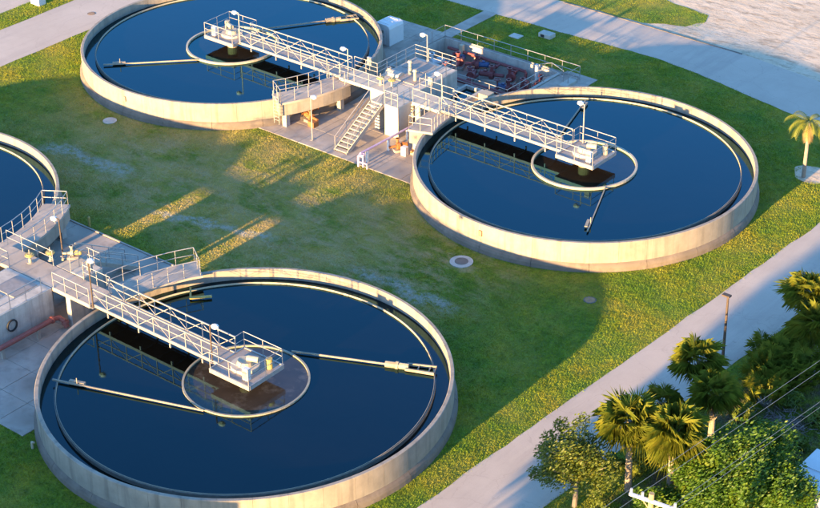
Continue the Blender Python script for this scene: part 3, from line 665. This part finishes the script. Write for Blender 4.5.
# ------------------------------------------------------------------ small yard things
t = thing('utility_shed', 'small white rounded utility shed behind the far top tank', 'shed', (-9.3, 27.5, .06))
prof = [(-.85, 0), (.85, 0), (.85, 1.45), (.76, 1.66), (.5, 1.76), (-.5, 1.76), (-.76, 1.66), (-.85, 1.45)]
MB().loft([[(x, y, z) for x, z in prof] for y in (-.9, .9)]).build('body', 'white_paint', t)
dr = MB().box(-.4, .4, -.932, -.902, .05, 1.35).build('door', 'roof_white', t)
MB().box(.24, .3, -.96, -.932, .65, .8).build('handle', 'galvanised', dr)
MB().box(-.25, .25, -.935, -.933, 1.0, 1.25).build('vent', 'galvanised', dr)
for y in (-.6, 0, .6): MB().box(-.52, .52, y - .03, y + .03, 1.76, 1.79).build('roof_rib', 'white_paint', t)
for x, y, r, l in ((-16.4, 3.0, .42, 'round pale manhole cover on the grass below the far top tank'), (17.4, 2.6, .62, 'round concrete manhole on the grass below the right-hand tank')):
    t = thing('manhole', l, 'manhole', (x, y, 0), 'round manholes in the lawn')
    MB().cyl(0, 0, -.02, .06, r * 1.25, 28).build('frame', 'manhole_concrete', t)
    MB().cyl(0, 0, .06, .085, r * .72, 24).build('cover', 'apron_concrete' if r > .5 else 'manhole_concrete', t)
t = thing('manhole', 'dark drain cover in the shaded grass between the tanks', 'manhole', (26.7, 3.8, 0), 'round manholes in the lawn')
MB().cyl(0, 0, -.02, .03, .42, 20).build('frame', 'joint_dark', t); MB().cyl(0, 0, .03, .04, .34, 20).build('cover', 'rust_steel', t)
t = thing('manhole', 'small dark manhole cover in the upper left road', 'manhole', (-33.1, 16.5, .01), 'round manholes in the lawn')
MB().cyl(0, 0, .0, .012, .36, 20).build('frame', 'joint_dark', t); MB().cyl(0, 0, .012, .018, .3, 20).build('cover', 'rust_steel', t)
t = thing('valve_box', 'blue-grey concrete valve box with dark opening by the back road', 'box', (.45, 36.2, 0))
MB().bbox(-.6, .6, -.4, .4, 0, .35).build('body', 'bright_concrete', t); MB().box(-.35, .0, -.42, -.398, .05, .28).build('opening', 'black_rubber', t)
tag(MB().bbox(-2.1, -1.1, 34.3, 35.1, -.02, .07).build('concrete_cover', 'manhole_concrete'), 'flat square concrete cover in grass behind the pit', 'cover')
t = thing('marker_post', 'small yellow marker post at the corner of the near slab', 'post', (-5.4, -9.15, 0)); MB().cyl(0, 0, 0, .72, .09, 10).build('post', 'yellow_paint', t); MB().cyl(0, 0, .72, .8, .09, 10, .03).build('cap', 'yellow_paint', t)
t = thing('standpipe', 'short pale standpipe on the grass at lower left', 'pipe', (11.1, -28.6, 0)); MB().cyl(0, 0, 0, .45, .08, 10).build('pipe', 'cream_paint', t); MB().tube([(0, 0, .42), (.2, 0, .5)], .06, 8).build('spout', 'cream_paint', t)
t = thing('white_cabinet', 'white cabinet at the upper left frame edge beyond the road', 'cabinet', (-38.4, 15.2, 0)); MB().bbox(-.55, .55, -.4, .4, 0, 1.15).build('body', 'white_paint', t); MB().box(-.45, .45, -.43, -.402, .1, 1.0).build('door', 'roof_white', t)
for c, a, l in ((CC, -89, 'small green meter box on the far top tank wall'), (CB, -90, 'small tan plate on the right-hand tank wall')):
    x, y = c[0] + 12.05 * math.cos(R(a)), c[1] + 12.05 * math.sin(R(a))
    tag(MB().bbox(x - .13, x + .13, y - .07, y + .05, 1.2, 1.6, .02).build('wall_box', 'olive_ring' if c == CC else 'rust_steel'), l, 'box')
# unseen low building added so its roof line shades the nearest tank's left wall
t = thing('shade_building', 'low flat-roofed building, unseen below the frame, added to shade the nearest tank', 'building', (0, -49, 0))
MB().box(-60, 24.6, -4, 4, 0, 4.0).build('wall', 'building_wall', t); MB().box(-60.3, 24.9, -4.3, 4.3, 4.0, 4.35).build('roof', 'roof_white', t)
for x in range(-50, 24, 9):
    MB().box(x, x + 1.6, 4.0, 4.04, 1.0, 2.2).build('window', 'dark_glass', t)

# ------------------------------------------------------------------ plants
def leaf_mesh(name, m, vs, fs, parent):
    me = bpy.data.meshes.new(name); me.from_pydata([tuple(v) for v in vs], [], fs); me.materials.append(MATS[m]); me.update()
    o = bpy.data.objects.new(name, me); COL.objects.link(o); o.parent = parent; return o
def fan(vs, fs, base, d, size, rnd, n=13, droop=.25):
    d = d.normalized(); side = d.cross(Vector((0, 0, 1)))
    side = side.normalized() if side.length > .05 else Vector((1, 0, 0)); up = side.cross(d).normalized()
    roll = rnd.uniform(-.5, .5); side, up = side * math.cos(roll) + up * math.sin(roll), up * math.cos(roll) - side * math.sin(roll)
    hub = base + d * size * .42
    k = len(vs); wv = side * .02; vs += [base - wv, base + wv, hub + wv, hub - wv]; fs.append((k, k + 1, k + 2, k + 3))
    for i in range(n):
        a = (i / (n - 1) - .5) * 3.7 + rnd.uniform(-.06, .06); L = size * (.62 + .12 * math.cos(a)) * rnd.uniform(.85, 1.1)
        v = d * math.cos(a) + side * math.sin(a) + up * .12 * abs(math.sin(a)); pw = (side * math.cos(a) - d * math.sin(a)) * size * .020
        mid = hub + v * L * .55; tip = hub + v * L - Vector((0, 0, 1)) * L * droop * rnd.uniform(.5, 1.5)
        k = len(vs); vs += [hub, mid - pw, tip, mid + pw]; fs += [(k, k + 1, k + 2), (k, k + 2, k + 3)]
def sabal(x, y, h, lab, size=1.25, n=46, seed=0, lean=(0, 0), leaf='palm_leaf', dead=7, skirt=-.6):
    rnd = random.Random(seed); t = thing('cabbage_palm', lab, 'palm tree', (x, y, 0), 'cabbage palms')
    top = Vector((lean[0], lean[1], h)); pts = [Vector((0, 0, -.1)), Vector((lean[0] * .2, lean[1] * .2, h * .35)), Vector((lean[0] * .6, lean[1] * .6, h * .7)), top]
    trunk = MB().tube(pts, .2, 10, .16).build('trunk', 'palm_bark', t)
    boots = MB()
    for k in range(26):
        a = k * 2.4; z = h * (.55 + .45 * k / 26); p = top * (z / h); r = .17
        d = Vector((math.cos(a), math.sin(a), 0)); boots.beam(p + d * r, p + d * (r + .12) + Vector((0, 0, .22)), .1, .04)
    boots.build('leaf_bases', 'palm_bark', trunk)
    vs, fs = [], []; n = int(n * .62)
    for k in range(n):
        el = math.asin(max(-1, min(1, skirt + (1.0 - skirt) * (k + .5) / n))); a = k * 2.39996 + rnd.uniform(-.3, .3)
        d = Vector((math.cos(a) * math.cos(el), math.sin(a) * math.cos(el), math.sin(el)))
        fan(vs, fs, top + d * .12, d, size * rnd.uniform(.7, 1.25), rnd, 26, rnd.uniform(.1, .55))
    leaf_mesh('crown', leaf, vs, fs, t)
    if dead:
        vs, fs = [], []
        for k in range(dead):
            a = rnd.uniform(0, 6.28); d = Vector((math.cos(a) * .45, math.sin(a) * .45, -.9)); fan(vs, fs, top - Vector((0, 0, .1)), d, size * .8, rnd, 9, .1)
        leaf_mesh('dead_fronds', 'dead_frond', vs, fs, t)
    return t
sabal(39.4, -11.3, 4.5, 'bright yellow-green cabbage palm left of the two front palms', 1.55, 64, 1, (-.2, .1))
sabal(41.55, -10.6, 4.5, 'bright yellow-green cabbage palm behind the utility pole, right of its twin', 1.65, 70, 2, (.05, 0), dead=10)
sabal(38.6, -3.1, 3.9, 'cabbage palm just below the street lamp at the road edge', 1.4, 58, 3)
sabal(40.9, -5.3, 3.9, 'greener cabbage palm right of the front pair, below the lamp', 1.35, 58, 4, leaf='palmetto_leaf')
sabal(38.4, -6.6, 2.9, 'low shaded cabbage palm tucked behind the bright pair', .95, 34, 5, leaf='palmetto_leaf', dead=3)
sabal(39.5, 8.2, 3.3, 'yellow cabbage palm at the right edge of the photo', 1.5, 64, 6)
sabal(40.9, 6.6, 2.4, 'low cabbage palm half cut off by the right edge', 1.5, 60, 16)
# palms further down the road, below the frame, that shade the road
for k, (x, y, h) in enumerate(((35.6, -44, 4.6), (36.4, -39, 4.2), (36.2, -52, 6.0), (37.4, -32, 4.0), (36.0, -24.5, 2.8), (36.0, -47, 6.8), (35.9, -52, 8.2))):
    sabal(x, y, h, ' '.join(('cabbage palm below the frame by the road,', ('farthest but one', 'third', 'farthest', 'second', 'nearest and shortest', 'tallest, left of its neighbour', 'tall slim one', )[k], 'of seven')), 1.45, 50, 20 + k)
def clump(x, y, lab, rad=1.3, n=60, seed=0):
    rnd = random.Random(seed); t = thing('palmetto_shrub', lab, 'shrub', (x, y, 0), 'saw palmetto shrubs')
    vs, fs = [], []
    for k in range(n):
        a = rnd.uniform(0, 6.28); r = rad * math.sqrt(rnd.random()) * .8; el = rnd.uniform(.25, 1.4)
        d = Vector((math.cos(a) * math.cos(el), math.sin(a) * math.cos(el), math.sin(el)))
        fan(vs, fs, Vector((r * math.cos(a), r * math.sin(a), rnd.uniform(.05, 1.25))), d, rnd.uniform(.8, 1.15), rnd, 17, .25)
    leaf_mesh('fronds', 'palmetto_leaf', vs, fs, t)
    st = MB()
    for k in range(9):
        a = k * .7; st.tube([(0, 0, 0), (rad * .5 * math.cos(a), rad * .5 * math.sin(a), .5)], .05, 5)
    st.build('stems', 'palm_bark', t)
clump(40.6, 2.6, 'big dark palmetto clump below the yellow palm', 1.6, 130, 1)
clump(39.6, 4.2, 'palmetto clump on the road side of the big clump', 1.2, 70, 2)
clump(41.9, 4.0, 'palmetto clump at the right edge of the photo', 1.4, 80, 3)
clump(41.2, .2, 'small palmetto clump beside the brush pile', .8, 30, 4)
# queen palm with drooping feather fronds
def queen(x, y, h, lab):
    rnd = random.Random(5); t = thing('feather_palm', lab, 'palm tree', (x, y, 0))
    MB().tube([(0, 0, -.1), (.03, 0, h * .5), (0, 0, h)], .15, 10, .11).build('trunk', 'palm_bark', t)
    for nm, m, cnt in (('crown', 'queen_leaf', 15), ('dead_fronds', 'dead_frond', 7)):
        vs, fs = [], []
        for k in range(cnt):
            a = k * 2.4 + .3; e0 = rnd.uniform(.15, 1.25) if nm == 'crown' else -1.2; L = rnd.uniform(1.7, 2.2) if nm == 'crown' else 1.3
            hd = Vector((math.cos(a), math.sin(a), 0)); p = Vector((0, 0, h)); e = e0; prev = p
            for i in range(16):
                e -= .13 if nm == 'crown' else .02
                d = hd * math.cos(e) + Vector((0, 0, math.sin(e))); q = prev + d * L / 16
                sd = d.cross(Vector((0, 0, 1))).normalized() if abs(d.z) < .98 else Vector((-hd.y, hd.x, 0))
                lw = .62 * math.sin(min(1, (i + 2) / 9) * 1.57) * (1 - .5 * i / 16)
                for s in (-1, 1):
                    tip = prev + sd * s * lw * .8 + d * .25 - Vector((0, 0, lw * .45)); kk = len(vs)
                    vs += [prev, prev + d * .09, tip]; fs.append((kk, kk + 1, kk + 2))
                kk = len(vs); vs += [prev - sd * .02, prev + sd * .02, q + sd * .02, q - sd * .02]; fs.append((kk, kk + 1, kk + 2, kk + 3)); prev = q
        leaf_mesh(nm, m, vs, fs, t)
queen(29.2, 26.9, 4.3, 'yellow-green feather palm with hanging dead fronds near the upper right road')
struct(MB().add([(29.6 + (1.5 + .25 * math.sin(3 * R(a))) * math.cos(R(a)), 27.6 + 1.3 * math.sin(R(a)), .02) for a in range(0, 360, 12)], [tuple(range(30))]).build('sand_patch', 'sand'), 'sandy patch around the feather palm')
def broadleaf(x, y, h, rad, lab, leaf, nleaf, seed, zc=.62, flat=.75, size=.13, gaps=.3):
    rnd = random.Random(seed); nr = np.random.RandomState(seed)
    t = thing('broadleaf_tree', lab, 'tree', (x, y, 0), 'broadleaf trees')
    tips = []; br = MB()
    br.tube([(0, 0, -.1), (.05, .03, h * .2), (0, .1, h * .4)], .15, 8, .11)
    for k in range(9):
        a = k * 2.4 + rnd.uniform(-.3, .3); el = rnd.uniform(.2, 1.2); L = rad * rnd.uniform(.65, 1.0)
        p0 = Vector((0, 0, h * rnd.uniform(.25, .42))); d = Vector((math.cos(a) * math.cos(el), math.sin(a) * math.cos(el), math.sin(el) * flat * 1.2))
        p1 = p0 + d * L * .6 + Vector((0, 0, .1)); p2 = p0 + d * L; br.tube([p0, p1, p2], .07, 6, .03)
        for q in range(4):
            e = p1 + Vector((rnd.uniform(-1, 1), rnd.uniform(-1, 1), rnd.uniform(-.3, .9))) * L * .42; br.tube([p1, e], .03, 5, .015); tips.append(e)
        tips.append(p2)
    br.build('trunk', 'bark', t)
    cl = []
    for p in tips: cl.append((p, rad * rnd.uniform(.2, .34)))
    for k in range(int(26 * (1 - gaps))):
        u = nr.normal(size=3); u /= np.linalg.norm(u); rr_ = rad * rnd.uniform(.5, .95)
        cl.append((Vector((u[0] * rr_, u[1] * rr_, h * zc + u[2] * rr_ * flat)), rad * rnd.uniform(.16, .3)))
    vs, fs = [], []
    per = nleaf // len(cl)
    for p, r in cl:
        for k in range(per):
            u = nr.normal(size=3); u /= np.linalg.norm(u); q = p + Vector(u) * r * (nr.rand() ** .4)
            if q.z < .25: continue
            nn = Vector(nr.normal(size=3)) + Vector((0, 0, .6)); nn.normalize(); ax = nn.orthogonal().normalized(); bx_ = nn.cross(ax)
            s = size * nr.uniform(.6, 1.3); kk = len(vs)
            vs += [q - ax * s, q + bx_ * s * .45, q + ax * s, q - bx_ * s * .45]; fs.append((kk, kk + 1, kk + 2, kk + 3))
    leaf_mesh('crown', leaf, vs, fs, t)
broadleaf(37.9, -14.2, 5.0, 2.7, 'sparse olive-green broadleaf tree leaning over the road', 'tree_leaf', 11000, 11, .58, .85, .10, .4)
broadleaf(45.0, -9.6, 4.3, 3.7, 'dense dark green broadleaf tree at the lower right', 'dense_leaf', 46000, 12, .58, .66, .11, .0)
broadleaf(47.2, -8.2, 2.6, 1.7, 'small green tree beside the white roof at lower right', 'dense_leaf', 7000, 13, .5, .7, .13, .1)
broadleaf(42.5, -12.6, 2.2, 1.5, 'green bush left of the dense tree at the pole', 'dense_leaf', 6000, 14, .5, .7, .12, .1)
for k, (x, y, r, l) in enumerate(((43.6, -3.2, .9, 'scrubby bush under the wires'), (44.8, -2.2, .7, 'small scrubby bush right of the brush pile'), (42.4, -2.3, .6, 'low bush below the brush pile'), (45.6, -4.6, .8, 'low bush behind the dense tree'),
                                  (38.8, -9.3, .8, 'shaded bush between the sparse tree and the bright palms'), (37.6, -9.9, .6, 'low bush at the road edge below the bright palms'), (40.3, -8.4, .8, 'dark bush behind the two front palms'), (40.0, -14.6, .9, 'bush right of the sparse tree trunk'),
                                  (42.6, 1.2, .9, 'bush between palmetto clump and wires'), (44.4, .6, .8, 'bush at the right edge above the brush pile'), (42.6, -5.2, .9, 'bush at the foot of the greener palm'), (46.2, -2.2, .7, 'bush near the white hut, upper side'), (43.9, -5.6, .8, 'bush above the dense tree crown'), (41.0, -1.6, .7, 'bush left of the brush pile'))):
    rnd = np.random.RandomState(40 + k); t = thing('bush', l, 'bush', (x, y, 0), 'scrub bushes'); vs, fs = [], []
    st = MB()
    for q in range(7): st.tube([(0, 0, 0), (r * .6 * math.cos(q), r * .6 * math.sin(q), r * .8)], .03, 5, .01)
    st.build('stems', 'bark', t)
    lob = [(rnd.uniform(-.6, .6) * r, rnd.uniform(-.6, .6) * r, r * rnd.uniform(.3, .9), r * rnd.uniform(.3, .5)) for _ in range(9)]
    for _ in range(1500):
        c = lob[rnd.randint(9)]; u = rnd.normal(size=3); u /= np.linalg.norm(u); q = Vector(c[:3]) + Vector(u) * c[3]; q.z = max(q.z, .03)
        ax = Vector(rnd.normal(size=3)).normalized(); bx_ = ax.orthogonal().normalized(); s = rnd.uniform(.06, .13); kk = len(vs)
        vs += [q - ax * s, q + bx_ * s * .45, q + ax * s, q - bx_ * s * .45]; fs.append((kk, kk + 1, kk + 2, kk + 3))
    leaf_mesh('leaves', 'shrub_leaf', vs, fs, t)
bp = MB(); rnd = random.Random(9)
for k in range(160):
    x, y, z = rnd.gauss(0, .8), rnd.gauss(0, .6), rnd.uniform(.02, .4); a = rnd.uniform(0, 6.28); L = rnd.uniform(.3, .9); e = rnd.uniform(-.2, .4)
    bp.tube([(x, y, z), (x + L * math.cos(a), y + L * math.sin(a), max(.02, z + L * e))], .025, 4, .01)
o = bp.build('brush_pile', 'brush_wood'); o.location = (43.0, -.6, 0); tag(o, 'grey pile of dead brush right of the palms', 'brush pile')

# ------------------------------------------------------------------ utility pole, wires, white roof
PX, PY = 46.35, -21.0
t = thing('utility_pole', 'wooden utility pole with white crossarm at the bottom edge', 'pole', (PX, PY, .5))
MB().tube([(0, 0, -.8), (0, 0, 9.1)], .17, 12, .13).build('pole', 'pole_wood', t)
MB().beam((-1.05, -.2, 8.72), (1.3, .1, 8.72), .12, .14).build('crossarm', 'white_paint', t)
for x, y in ((-.95, -.2), (-.4, -.12), (1.2, .09)):
    i = MB().cyl(x, y, 8.79, 9.05, .06, 10); i.build('insulator', 'porcelain', t)
for s in (-1, 1): MB().beam((s * .5, s * .06, 8.66), (0, 0, 8.1), .04, .05).build('brace', 'pole_wood', t)
for (x, y, z, l) in ((-.95, -.2, 9.06, 'leftmost overhead wire from the crossarm'), (-.4, -.12, 9.06, 'second overhead wire from the crossarm'), (1.2, .09, 9.06, 'rightmost overhead wire from the crossarm'), (.12, 0, 7.3, 'low overhead wire beneath the crossarm')):
    pts = []
    for k in range(-6, 37):
        s = k * 1.5; sag = 0 if k < 0 else -.0006 * s * (54 - s) * .35
        pts.append((PX + x + s * .105, PY + y + s * .995, z + .5 + sag))
    tag(MB().tube(pts, .010, 5).build('overhead_wire', 'wire_metal'), l, 'wire', 'overhead wires')
t = thing('white_roof_hut', 'white-roofed hut cut off by the lower right corner', 'hut', (48.6, -5.6, 0))
MB().box(-1.7, 1.7, -1.5, 1.5, 0, 1.5).build('wall', 'building_wall', t)
for s, nm in ((-1, 'roof_slope'), (1, 'roof_slope')):
    MB().beam((s * 1.0, -1.8, 1.72), (s * 1.0, 1.8, 1.72), 2.1, .08).build(nm, 'roof_white', t).rotation_euler[1] = 0
MB().box(-2.05, 2.05, -.04, .04, 1.765, 1.80).build('roof_seam', 'roof_white', t)

# ------------------------------------------------------------------ grass blades (uncountable)
def in_tank(x, y):
    m = np.zeros(x.shape, bool)
    for cx, cy in TANKS: m |= (x - cx) ** 2 + (y - cy) ** 2 < 12.22 ** 2
    return m
def grass(n):
    rs = np.random.RandomState(5)
    cor = np.array([(-45, 12.5), (15, 60), (51, -6), (14, -37)])   # ground in view: inside this quad
    x = rs.uniform(-45, 51, n); y = rs.uniform(-37, 60, n); keep = np.ones(n, bool)
    for k in range(4):
        (ax, ay), (bx_, by) = cor[k], cor[(k + 1) % 4]; keep &= ((bx_ - ax) * (y - ay) - (by - ay) * (x - ax)) < 0
    tk = in_tank(x, y); X0, Y0 = x, y; x, y = x - GX, y - GY
    rl = rx(y); jt = rs.normal(0, .09, n); keep &= ~((x > rl - .02 + jt) & (x < rl + 5.1 + jt)); keep &= ~((x > -36.5) & (x < -30.7)); keep &= ~(x < -39.4)
    ny_ = np.interp(x, [p[0] for p in near], [p[1] for p in near]); fy = np.interp(x, [p[0] for p in far], [p[1] for p in far])
    verge = (y > fy + .3) & (y < np.interp(x, [-30, 2.5, 5, 8.7, 9.2, 9.21], [54, 49.5, 48.6, 48.2, 46.8, 0])) & ((x < 4.9) | (y > 43.4 + (x - 4.9) * .5))
    keep &= (y < ny_ + jt) | verge
    keep &= ~tk
    for a, b, c, d in ((-7.6, 9.4, 9, 23.7), (-12.3, -6.1, 23.6, 31.6), (5.6, 8.6, 23.6, 31.6), (-8.5, 9.8, -28.2, -9.35), (-6.2, 5.7, 23.6, 31.0), (-6.9, -5.65, 31, 37.5)):
        keep &= ~((x > a) & (x < b) & (y > c) & (y < d))
    keep &= ~((x - 29.6) ** 2 + (y - 27.6) ** 2 < 1.4)
    x, y = X0[keep], Y0[keep]; n = len(x)
    patch = .5 + .5 * np.sin(x * .9 + 1.3 * np.sin(y * .7)) * np.sin(y * .8 + 1.1 * np.sin(x * .6))
    h = rs.uniform(.03, .085, n) * (.6 + .6 * patch); h[x > 38] *= 1.8
    vs = np.zeros((n, 2, 3, 3), np.float32)
    for b in range(2):
        a = rs.uniform(0, 6.283, n); la = rs.uniform(0, 6.283, n); wd = rs.uniform(.010, .022, n); ln = rs.uniform(.2, .9, n) * h
        ox, oy = rs.uniform(-.05, .05, n), rs.uniform(-.05, .05, n)
        bx0, by0 = x + ox, y + oy
        vs[:, b, 0] = np.stack([bx0 - wd * np.cos(a), by0 - wd * np.sin(a), np.zeros(n)], 1)
        vs[:, b, 1] = np.stack([bx0 + wd * np.cos(a), by0 + wd * np.sin(a), np.zeros(n)], 1)
        vs[:, b, 2] = np.stack([bx0 + ln * np.cos(la), by0 + ln * np.sin(la), h], 1)
    vs = vs.reshape(-1, 3); nf = len(vs) // 3
    me = bpy.data.meshes.new('grass'); me.vertices.add(len(vs)); me.vertices.foreach_set('co', vs.ravel())
    me.loops.add(len(vs)); me.loops.foreach_set('vertex_index', np.arange(len(vs), dtype=np.int32))
    me.polygons.add(nf); me.polygons.foreach_set('loop_start', np.arange(0, len(vs), 3, dtype=np.int32))
    me.update(calc_edges=True); me.materials.append(MATS['blades'])
    o = bpy.data.objects.new('grass', me); COL.objects.link(o); o['kind'] = 'stuff'; o['label'] = 'short lawn grass around the tanks and roads'; o['category'] = 'grass'
    print('grass tris', nf)
grass(2000000)

# ground-level things sit half a metre below the tank datum: carry them to their surveyed place
FIXED = {'settling_tank', 'water', 'feed_well_ring', 'skimmer_arm', 'access_platform', 'concrete_staircase', 'valve_stand', 'effluent_box', 'tank_bridge', 'centre_platform',
         'scum_trough', 'wall_box', 'hose_coil', 'shade_building', 'utility_pole', 'overhead_wire', 'tank_ladder', 'grass', 'camera', 'sun'}
for o in list(COL.objects):
    if o.parent or o.name.split('.')[0] in FIXED or (o.name.split('.')[0] in ('railing', 'lamp_post', 'pump') and o.location.z > 1): continue
    o.location.x += GX; o.location.y += GY
